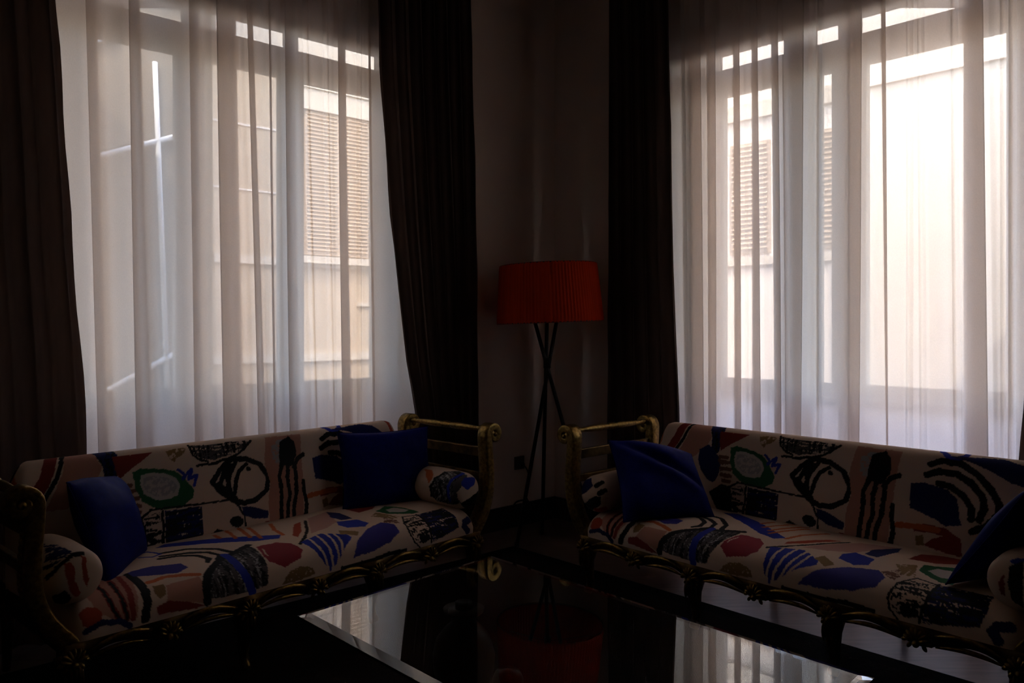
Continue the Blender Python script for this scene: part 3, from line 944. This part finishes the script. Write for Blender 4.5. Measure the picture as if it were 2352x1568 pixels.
def cloth_grid(name, P, Acoord, Bcoord, shapes, close_v=False, seed=1):
    """P: (n, k, 3) points of a dense surface with cloth coordinates -> mesh with the print as a colour attribute"""
    n, k = P.shape[:2]
    me = bpy.data.meshes.new(name)
    ii, jj = np.meshgrid(np.arange(n - 1), np.arange(k if close_v else k - 1), indexing='ij')
    j2 = (jj + 1) % k
    F4 = np.stack([ii * k + jj, (ii + 1) * k + jj, (ii + 1) * k + j2, ii * k + j2], -1).reshape(-1, 4)
    me.vertices.add(n * k)
    me.vertices.foreach_set('co', P.reshape(-1).astype(np.float32))
    me.loops.add(F4.size)
    me.loops.foreach_set('vertex_index', F4.reshape(-1).astype(np.int32))
    me.polygons.add(len(F4))
    me.polygons.foreach_set('loop_start', (np.arange(len(F4)) * 4).astype(np.int32))
    me.polygons.foreach_set('use_smooth', np.ones(len(F4), bool))
    me.update(calc_edges=True)
    ca = me.color_attributes.new('print', 'FLOAT_COLOR', 'POINT')
    ca.data.foreach_set('color', paint(Acoord, Bcoord, shapes, seed).reshape(-1))
    me.materials.append(MATS['printed_cloth'])
    me.validate()
    return me


def resample(pts, step):
    """polyline -> smooth (Catmull-Rom) points about step apart, with arc length"""
    pts = np.array(pts, float)
    ext = np.vstack([2 * pts[0] - pts[1], pts, 2 * pts[-1] - pts[-2]])
    fine = []
    for i in range(1, len(ext) - 2):
        p0, p1, p2, p3 = ext[i - 1:i + 3]
        for s in np.linspace(0, 1, 40, endpoint=False):
            fine.append(.5 * ((2 * p1) + (-p0 + p2) * s + (2 * p0 - 5 * p1 + 4 * p2 - p3) * s ** 2 + (-p0 + 3 * p1 - 3 * p2 + p3) * s ** 3))
    fine.append(pts[-1])
    fine = np.array(fine)
    L_ = np.concatenate([[0], np.cumsum(np.linalg.norm(np.diff(fine, axis=0), axis=1))])
    n = max(2, int(round(L_[-1] / step)) + 1)
    q = np.linspace(0, L_[-1], n)
    return np.stack([np.interp(q, L_, fine[:, c]) for c in range(fine.shape[1])], 1), q


# ------------------------------------------------------------------ the gilt sofa (local: x along, y to the back, z up; origin front foot)
SL = 1.95
STEP = .0034
SEAT_PROF = [(.60, .36), (.55, .385), (.42, .402), (.25, .408), (.10, .402), (.02, .385), (-.024, .355), (-.042, .320), (-.046, .287)]
BACK_PROF = [(.485, .34), (.495, .42), (.515, .55), (.545, .68), (.560, .738), (.578, .767), (.605, .777), (.630, .764), (.640, .73), (.640, .60), (.630, .34)]


def seat_mesh():
    pr, w = resample(SEAT_PROF, STEP)
    xs = np.linspace(.07, SL - .07, int((SL - .14) / STEP))
    e = np.minimum(xs - .07, SL - .07 - xs)
    r = .055
    k = np.clip(1 - e / r, 0, 1)
    drop = 1 - np.sqrt(np.clip(1 - k * k, 0, 1))            # 0 inside, 1 at the end
    P = np.empty((len(pr), len(xs), 3))
    yc, zc = .28, .285
    P[:, :, 0] = xs[None, :]
    yy = pr[:, 0][:, None]
    zz = pr[:, 1][:, None]
    front = np.clip((.06 - yy) / .1, 0, 1)
    P[:, :, 1] = yy + front * drop[None, :] * .05
    P[:, :, 2] = zz - drop[None, :] * .7 * np.clip(zz - .29, 0, 1)
    A = np.broadcast_to(xs[None, :], P.shape[:2])
    B = np.broadcast_to(w[:, None], P.shape[:2])
    return cloth_grid('seat', P, A, B, PRINT['seat'], seed=3)


def back_mesh():
    pr, w = resample(BACK_PROF, STEP)
    n = int((SL - .12) / STEP)
    u = np.linspace(0, 1, n)
    P = np.empty((len(pr), n, 3))
    zz = pr[:, 1][:, None]
    ins = .055 + .055 * np.clip((zz - .62) / .16, 0, 1) ** 2
    P[:, :, 0] = ins + (SL - 2 * ins) * u[None, :]
    e = np.minimum(u, 1 - u) * SL
    round_ = np.clip(1 - e / .04, 0, 1) ** 2
    P[:, :, 1] = pr[:, 0][:, None] + round_[None, :] * (.575 - pr[:, 0][:, None]) * .8
    P[:, :, 2] = zz - 0.010 * round_[None, :]
    A = P[:, :, 0].copy()
    B = np.broadcast_to(w[:, None], P.shape[:2])
    return cloth_grid('back', P, A, B, PRINT['back'], seed=9)


def bolster_mesh(key, seed):
    """round bolster, axis along y; cloth coordinates unrolled from the middle of its front end"""
    R, LN = .092, .34
    prof = [(0.0005, -.012), (.03, -.010), (.06, -.003), (.08, .012), (.089, .032), (R, .06), (R + .004, .20), (R, LN - .06), (.085, LN - .02), (.05, LN), (.0005, LN + .004)]
    pr, w = resample(prof, .004)
    th = np.linspace(0, 2 * PI, 120, endpoint=False)
    P = np.empty((len(pr), 120, 3))
    P[:, :, 0] = pr[:, 0][:, None] * np.cos(th)[None, :]
    P[:, :, 1] = pr[:, 1][:, None]
    P[:, :, 2] = pr[:, 0][:, None] * np.sin(th)[None, :] * .96
    A = w[:, None] * np.cos(th)[None, :]
    B = w[:, None] * np.sin(th)[None, :]
    return cloth_grid('bolster', P, A, B, PRINT[key], close_v=True, seed=seed)


def scroll_post(mirror):
    """S-shaped arm post with a volute, as a ribbon in the x-z plane (for the right arm)"""
    path = [(SL - .095, .255, .030), (SL - .058, .30, .030), (SL - .012, .36, .029), (SL + .018, .43, .027), (SL + .030, .50, .026), (SL + .030, .58, .025), (SL + .024, .645, .024), (SL + .020, .70, .024)]
    cx, cz = SL + .060, .743
    for i in range(20):
        a = PI * 1.02 - i * (PI * 2.35 / 19)
        rad = .044 - .030 * (i / 19)
        path.append((cx + rad * math.cos(a), cz + rad * math.sin(a), .021 - .010 * i / 19))
    pts, _ = resample(path, .012)
    return pts


def post_mesh(y0, y1):
    pts = scroll_post(False)
    mb = MB()
    n = len(pts)
    rows = []
    ym = (y0 + y1) / 2
    hy = (y1 - y0) / 2
    # ring of the cross-section: rounded with two shallow flutes on the face
    sec = [(-1, -.85), (-1, .85), (-.8, 1), (-.35, .93), (0, 1.0), (.35, .93), (.8, 1), (1, .85), (1, -.85), (.8, -1), (.35, -.93), (0, -1.0), (-.35, -.93), (-.8, -1)]
    for i in range(n):
        t = pts[min(i + 1, n - 1), :2] - pts[max(i - 1, 0), :2]
        t = t / np.linalg.norm(t)
        nx, nz = -t[1], t[0]
        h = pts[i, 2]
        rows.append([(pts[i, 0] + nx * h * a, ym + hy * b_, pts[i, 1] + nz * h * a) for a, b_ in sec])
    mb.grid(rows, close_v=True)
    k = len(sec)
    mb.f.append(tuple(range(k)))
    mb.f.append(tuple((n - 1) * k + i for i in range(k)))
    # eye of the volute
    mb.lathe([(.0005, -hy - .006), (.010, -hy - .004), (.013, -hy + .004), (.013, hy - .004), (.010, hy + .004), (.0005, hy + .006)], (SL + .060, ym, .743), 'y', 12)
    return mb


def mirror_mb(mb):
    m2 = MB()
    m2.v = [(SL - x, y, z) for x, y, z in mb.v]
    m2.f = [tuple(reversed(f)) for f in mb.f]
    return m2


def make_sofa():
    root = empty('gilt_sofa')
    for nm, me in (('seat', seat_mesh()), ('back', back_mesh())):
        o = bpy.data.objects.new(nm, me)
        COL.objects.link(o)
        o.parent = root
    legs_x = [.08, .677, 1.273, SL - .08]
    mids = [(a + b_) / 2 for a, b_ in zip(legs_x[:-1], legs_x[1:])]

    # front rail with scalloped lower edge
    def zbot(x):
        z = .236
        for c in legs_x:
            z -= .035 * math.exp(-((x - c) / .055) ** 2)
        for c in mids:
            z -= .022 * math.exp(-((x - c) / .07) ** 2)
            for s in (-1, 1):
                z += .012 * math.exp(-((x - c - s * .17) / .07) ** 2)
        return z
    rows = []
    for i in range(161):
        x = .05 + (SL - .10) * i / 160
        zb, zt = zbot(x), .293
        bul = .012 * sum(math.exp(-((x - c) / .05) ** 2) for c in legs_x + mids)
        rows.append([(x, .02, zt), (x, -.020 - bul * .4, zt), (x, -.036 - bul, zt - .012), (x, -.030 - bul, (zt + zb) / 2), (x, -.036 - bul, zb + .014), (x, -.026 - bul * .5, zb), (x, .0, zb), (x, .02, zb + .01)])
    mb = MB()
    mb.grid(rows, close_v=True)
    mb.f.append(tuple(range(8)))
    mb.f.append(tuple(160 * 8 + k for k in range(8)))
    rail = mb.build('front_rail', 'gilt_dark', root, smooth=True)
    # raised scroll mouldings on the rail
    for c in mids:
        for s in (-1, 1):
            mb = MB()
            x0, x1 = c + s * .055, c + s * .255
            pts, rad = [], []
            for q in range(13):
                f = q / 12
                pts.append((x0 + (x1 - x0) * f, -.040, .262 + .020 * math.sin(PI * f) - .012 * f))
                rad.append(.004 + .0095 * math.sin(PI * min(1, f * 1.1 + .02)) ** .7)
            mb.tube(pts, rad, 8)
            pts = [(x0 + (x1 - x0) * f, -.036, .226 + .014 * math.sin(PI * f)) for f in [q / 10 for q in range(11)]]
            mb.tube(pts, [.003 + .006 * math.sin(PI * q / 10) for q in range(11)], 8)
            mb.build('carved_scroll', 'gilt', rail, smooth=True)
    for kx, c in enumerate(legs_x + mids):
        mb = MB()
        zc = .262 if c in mids else .258
        for q in range(7):
            a = PI * (q - 3) / 7.5
            mb.ball((c + .026 * math.sin(a), -.052, zc - .030 + .030 * math.cos(a)), (.0075, .010, .018), 8, 6, Matrix.Rotation(a, 3, 'Y'))
        mb.ball((c, -.056, zc - .036), (.012, .012, .012), 8, 6)
        for s in (-1, 1):
            mb.ball((c + s * .036, -.046, zc - .028), (.016, .009, .008), 8, 6, Matrix.Rotation(s * .5, 3, 'Y'))
            mb.ball((c + s * .024, -.046, zc - .046), (.013, .008, .007), 8, 6, Matrix.Rotation(s * 1.0, 3, 'Y'))
        mb.build('cartouche', 'gilt', rail, smooth=True)
    # side and back rails
    for x in (.06, SL - .09):
        mb = MB()
        mb.box((x, .02, .24), (x + .03, .60, .285))
        mb.build('side_rail', 'gilt_dark', root, bevel=.006)
    mb = MB()
    mb.box((.06, .60, .24), (SL - .06, .645, .30))
    mb.build('rear_rail', 'gilt_dark', root, bevel=.006)
    # legs
    for x in legs_x:
        mb = MB()
        path = [(x, -.004, .245), (x, -.018, .21), (x, -.020, .17), (x, -.010, .11), (x, -.002, .06), (x, -.006, .03), (x, -.018, .014), (x, -.024, .004)]
        mb.tube(path, [.046, .041, .032, .023, .018, .020, .022, .018], 12)
        leg = mb.build('leg', 'gilt_dark', root, smooth=True)
        mb = MB()
        for q in range(5):
            a = (q - 2) * .42
            mb.ball((x + .030 * math.sin(a), -.030 - .026 * math.cos(a), .195 - .010 * abs(q - 2)), (.008, .008, .032), 8, 6)
        mb.build('acanthus_leaf', 'gilt_dark', leg, smooth=True)
    for x in legs_x:
        mb = MB()
        mb.tube([(x, .615, .25), (x, .62, .15), (x, .635, .006)], [.026, .020, .015], 8)
        mb.build('leg', 'gilt_dark', root, smooth=True)
    # arms
    for side in (0, 1):
        for y0, y1 in ((-.040, .026), (.575, .641)):
            mb = post_mesh(y0, y1)
            if side == 0:
                mb = mirror_mb(mb)
            post = mb.build('arm_post', 'gilt', root, smooth=True, bevel=0)
            mb = MB()
            for q in range(17):
                f = q / 16
                z = .36 + .33 * f
                xx = np.interp(z, [.30, .36, .43, .50, .58, .65, .71], [SL - .030, SL + .016, SL + .044, SL + .056, SL + .055, SL + .048, SL + .044])
                mb.ball((xx + .003, (y0 + y1) / 2, z), (.008, .016, .013), 8, 5)
            if side == 0:
                mb = mirror_mb(mb)
            mb.build('bead_trim', 'gilt', post, smooth=True)
        mb = MB()
        prof = [(.0005, .0), (.012, .002), (.014, .02), (.010, .028), (.016, .036), (.010, .046), (.011, .06), (.015, .12), (.018, .20), (.016, .240), (.011, .252), (.019, .262), (.0125, .272), (.021, .2825), (.0125, .293), (.019, .303), (.011, .313), (.016, .325), (.018, .365), (.015, .445), (.011, .505), (.010, .519), (.016, .529), (.010, .537), (.014, .545), (.012, .563), (.0005, .565)]
        mb.lathe(prof, (SL + .045, .018, .766), 'y', 16)
        if side == 0:
            mb = mirror_mb(mb)
        mb.build('spindle_rail', 'gilt', root, smooth=True)
        for zc, hh, xx in ((.655, .024, SL + .025), (.535, .018, SL + .031)):
            mb = MB()
            mb.box((xx - .011, .02, zc - hh), (xx + .011, .58, zc + hh))
            if side == 0:
                mb = mirror_mb(mb)
            mb.build('arm_slat', 'gilt_dark', root, bevel=.004)
    return root


sofa1 = make_sofa()
sofa2 = copy_tree(sofa1)
A1 = math.radians(47.9)
A2 = math.atan2(-.738, .675)
sofa1.location = (-1.459, 2.425, .012)
sofa1.rotation_euler = (0, 0, A1)
sofa2.location = (.322, 3.802, .012)
sofa2.rotation_euler = (0, 0, A2)
tag(sofa1, 'left gilt carved sofa in abstract printed cloth, under the dimmer window', 'sofa', 'matching gilt sofas')
tag(sofa2, 'right gilt carved sofa in abstract printed cloth, under the brighter window', 'sofa', 'matching gilt sofas')
M1 = Matrix.Translation(sofa1.location) @ Matrix.Rotation(A1, 4, 'Z')
M2 = Matrix.Translation(sofa2.location) @ Matrix.Rotation(A2, 4, 'Z')

for key, M, A, x, lb, sd in (('b0', M1, A1, .100, 'printed bolster with brown-red strokes, left end of the left sofa', 21),
                             ('b1', M1, A1, SL - .100, 'printed bolster with grey scribble and blue stripe, right end of the left sofa', 22),
                             ('b2', M2, A2, .100, 'printed bolster with black marks, left end of the right sofa near the lamp', 23),
                             ('b3', M2, A2, SL - .100, 'dark printed bolster at the right end of the right sofa', 24)):
    o = bpy.data.objects.new('bolster', bolster_mesh(key, sd))
    COL.objects.link(o)
    o.location = M @ Vector((x, -.012, .480))
    o.rotation_euler = (0, 0, A)
    tag(o, lb, 'cushion', 'printed bolsters')


# ------------------------------------------------------------------ blue cushions
def cushion(name, M, size, thick, label, seed, dent=0.0, droop=0.0):
    """square scatter cushion; M places it: local x,y in its plane, z through it"""
    n = 44
    rr = np.random.default_rng(seed)
    u = np.linspace(-1, 1, n)
    U, V = np.meshgrid(u, u, indexing='ij')
    # corners stay sharp, edges draw in
    X = U * (1 - .075 * (1 - V ** 2)) * size[0] / 2
    Y = V * (1 - .075 * (1 - U ** 2)) * size[1] / 2
    dr = np.clip((U + V - .5) / 1.5, 0, 1) ** 1.5
    X -= dr * droop * .35
    Y -= dr * droop
    prof = ((1 - U ** 2) * (1 - V ** 2)) ** .42
    w1 = value_noise(U + 3, V + 3, 1.6, seed) - .5
    w2 = value_noise(U + 3, V + 3, 3.4, seed + 1) - .5
    rows = []
    mb = MB()
    for s in (1, -1):
        Z = s * thick / 2 * prof * (1 + .35 * w1 + .16 * w2) 
        if dent and s > 0:
            q = U * .55 + V * .83 - .30
            Z = Z - .030 * np.exp(-(q / .10) ** 2) * prof * (U < .9) + .014 * np.exp(-((q + .26) / .12) ** 2) * prof
        mb.grid([[(X[i, j], Y[i, j], Z[i, j]) for j in range(n)] for i in range(n)])
    o = mb.build(name, 'cushion_blue', None, smooth=True)
    o.matrix_world = M
    # piped seam
    pts = [(X[i, 0], Y[i, 0], 0) for i in range(n)] + [(X[-1, j], Y[-1, j], 0) for j in range(1, n)] + [(X[i, -1], Y[i, -1], 0) for i in range(n - 2, -1, -1)] + [(X[0, j], Y[0, j], 0) for j in range(n - 2, 0, -1)]
    mb = MB()
    mb.tube(pts + [pts[0]], .0025, 6, cap=False)
    mb.build('seam', 'cushion_blue', o, smooth=True)
    tag(o, label, 'cushion', 'blue scatter cushions')
    return o


def pose(M, loc, ex, ey):
    """cushion plane axes ex, ey given in sofa coordinates"""
    ex = Vector(ex).normalized()
    ey = Vector(ey)
    ey = (ey - ex * ey.dot(ex)).normalized()
    ez = ex.cross(ey)
    R = Matrix((ex, ey, ez)).transposed().to_4x4()
    return M @ Matrix.Translation(Vector(loc)) @ R


cushion('blue_cushion', pose(M1, (SL - .29, .375, .570), (1, -.33, .0), (0.0, .24, 1)), (.48, .39), .13, 'nearly black blue cushion standing square at the right end of the left sofa', 31)
cushion('blue_cushion', pose(M1, (.330, .335, .565), (.64, .77, 0), (-.17, -.02, .33)), (.42, .39), .15, 'royal blue cushion slumped at the left end of the left sofa', 33, droop=.06)
cushion('blue_cushion', pose(M2, (.325, .215, .560), (.233, .323, 0), (-.30, .06, .31)), (.43, .44), .15, 'creased royal blue cushion at the left end of the right sofa near the lamp', 35, dent=.04, droop=.09)
cushion('blue_cushion', pose(M2, (SL - .15, .25, .590), (.25, .95, 0), (.27, .06, .345)), (.43, .45), .12, 'royal blue cushion cut by the right picture edge on the right sofa', 37)

# ------------------------------------------------------------------ floor lamp
LX, LY = .222, 4.68
lamp = empty('floor_lamp', (LX, LY, 0))
mb = MB()
rows = []
NP = 96
tilt = Matrix.Rotation(math.radians(-2.2), 3, 'Y')
for z, r in ((.0, .317), (.004, .319), (.03, .3165), (.175, .3045), (.32, .2925), (.343, .291), (.347, .289)):
    row = []
    for k in range(NP * 2):
        a = 2 * PI * k / (NP * 2)
        rr = r + (.0022 if k % 2 else -.0012) * (1 if .004 < z < .343 else .3)
        p = tilt @ Vector((rr * math.cos(a), rr * math.sin(a), z - .17))
        row.append(p + Vector((0, 0, 1.480)))
    rows.append(row)
mb.grid(rows, close_v=True)
shade = mb.build('lamp_shade', 'shade_ribbon', lamp)
for z, r in ((.004, .316), (.343, .288)):
    mb = MB()
    mb.tube([tilt @ Vector((r * math.cos(2 * PI * k / 48), r * math.sin(2 * PI * k / 48), z - .17)) + Vector((0, 0, 1.480)) for k in range(49)], .004, 6, cap=False)
    mb.build('ring', 'black_metal', shade, smooth=True)
feet = [(.028 - LX, 4.57 - LY), (.187 - LX, 4.86 - LY), (.50 - LX, 4.70 - LY)]
CZ = 1.07
for i, (fx, fy) in enumerate(feet):
    off = Vector((.012 * math.cos(i * 2.1), .012 * math.sin(i * 2.1), 0))
    c = Vector((-.012, 0, CZ)) + off
    f = Vector((fx, fy, .004 if i else .012))
    top = c + (c - f) * (.40 / 1.06)
    mb = MB()
    mb.tube([f, c, top], .0115, 10)
    rod = mb.build('rod', 'black_metal', lamp, smooth=True)
    mb = MB()
    mb.lathe([(.0005, -.003), (.014, -.003), (.014, .02), (.0005, .022)], f, 'z', 12)
    mb.build('foot_cap', 'black_metal', rod, smooth=True)
mb = MB()
mb.tube([(-.012, 0, CZ - .03), (-.012, 0, CZ + .03)], .022, 12)
mb.build('joint', 'black_metal', lamp, smooth=True)
mb = MB()
mb.lathe([(.0005, 0), (.02, .0), (.02, .06), (.014, .07), (.0005, .07)], (-.01, 0, 1.40), 'z', 14)
for k in range(3):
    a = 2 * PI * k / 3 + .4
    mb.tube([(-.01, 0, 1.43), (.300 * math.cos(a), .300 * math.sin(a), 1.44)], .003, 6)
mb.build('shade_carrier', 'black_metal', lamp, smooth=True)
mb = MB()
mb.lathe([(.0005, 0), (.014, .004), (.016, .02), (.03, .05), (.032, .075), (.022, .098), (.0005, .106)], (-.01, 0, 1.47), 'z', 16)
mb.build('bulb', 'reveal_white', lamp, smooth=True)
# flex: from the socket to a hanging coil on the rod
sock = Vector(FL(.327, -.03, .402)) - Vector((LX, LY, 0))
cp = Vector((feet[0][0] * .82, feet[0][1] * .82, .235)) + Vector((0, .012, 0))
mb = MB()
pts = [sock + Vector((0, -.01, 0)), sock + Vector((.03, -.03, -.03)), sock + Vector((.045, -.06, -.10)), cp + Vector((.02, .06, .05))]
for k in range(40):
    a = 2 * PI * k / 13
    pts.append(cp + Vector((.052 * math.cos(a), .004 * k / 10 - .01, .034 * math.sin(a))))
mb.tube(resample([tuple(p) for p in pts], .012)[0].tolist(), .0045, 6)
mb.build('flex', 'black_metal', lamp, smooth=True)
mb = MB()
mb.tube([sock + Vector((0, 0.02, 0)), sock + Vector((.004, -.012, -.004))], .014, 10)
mb.build('plug', 'black_metal', lamp, smooth=True)
tag(lamp, 'tripod floor lamp with red ribbon drum shade in the corner', 'lamp')

mb = MB()
mb.box((.285, -.008, .362), (.370, -.0005, .446), FL)
so = mb.build('wall_socket', 'plastic_dark', bevel=.003)
tag(so, 'small wall socket behind the tripod lamp', 'socket')

# ------------------------------------------------------------------ glass table
TA, TB, TC = Vector((-.654, 2.389, 0)), Vector((-.08, 3.006, 0)), Vector((.910, 1.968, 0))
TD = TA + TC - TB
TZ = .42
cen = (TA + TC) / 2
table = empty('glass_coffee_table', cen)
quad = [TA - cen, TB - cen, TC - cen, TD - cen]
e1, e2 = (TB - TA).normalized(), (TC - TB).normalized()


def inset(k, z):
    out = []
    for q, (s1, s2) in zip(quad, ((1, 1), (-1, 1), (-1, -1), (1, -1))):
        out.append((q + e1 * k * s1 + e2 * k * s2 + Vector((0, 0, z))))
    return out


mb = MB()
lv = [inset(.0, TZ - .014), inset(.0, TZ - .007), inset(.030, TZ)]
vs_ = [p for l in lv for p in l]
fs = [(3, 2, 1, 0), (8, 9, 10, 11)]
for l in range(2):
    for i in range(4):
        j = (i + 1) % 4
        fs.append((l * 4 + i, l * 4 + j, (l + 1) * 4 + j, (l + 1) * 4 + i))
mb.add(vs_, fs)
mb.build('glass_top', 'table_glass', table)
urn = [(.0005, 0), (.060, 0), (.062, .012), (.045, .022), (.036, .045), (.042, .06), (.075, .10), (.096, .16), (.100, .21), (.088, .26), (.060, .295), (.038, .315), (.042, .33), (.062, .345), (.066, .356), (.0005, .357)]
u0 = TZ - .014 - .357 - .016
loc1 = Vector((-.154, 2.50, 0)) - cen
spots = [loc1, -loc1, Vector((loc1.x + .62, loc1.y - .64, 0)), -Vector((loc1.x + .62, loc1.y - .64, 0))]
spots = [loc1, -loc1]
for p in spots:
    mb = MB()
    mb.lathe([(r, h + .03) for r, h in urn], (p.x, p.y, .0), 'z', 28)
    mb.build('urn_support', 'urn_bronze', table, smooth=True)
mb = MB()
mb.tube([loc1 + Vector((0, 0, .0)) * 0 + Vector((0, 0, .045)), Vector((0, 0, .045)), -loc1 + Vector((0, 0, .045))], .022, 10)
mb.build('stretcher', 'urn_bronze', table, smooth=True)
fin = [(.0005, 0), (.11, 0), (.105, .03), (.075, .08), (.045, .13), (.030, .17), (.026, .205), (.034, .225), (.044, .245), (.045, .265), (.036, .285), (.0005, .295)]
for p in (Vector((-.012, 2.24, 0)) - cen, -(Vector((-.012, 2.24, 0)) - cen)):
    mb = MB()
    mb.lathe([(r, h + .014) for r, h in fin], (p.x, p.y, 0), 'z', 22)
    mb.build('finial', 'urn_bronze', table, smooth=True)
for p in spots:
    mb = MB()
    mb.lathe([(.0005, 0), (.028, 0), (.028, .021), (.0005, .021)], (p.x, p.y, TZ - .014 - .0215), 'z', 18)
    mb.lathe([(.0005, .012), (.085, .012), (.085, .03), (.0005, .032)], (p.x, p.y, 0), 'z', 24)
    mb.build('pad', 'black_metal', table, smooth=True)
tag(table, 'low clear glass coffee table with slanted rim on dark urn supports', 'table')
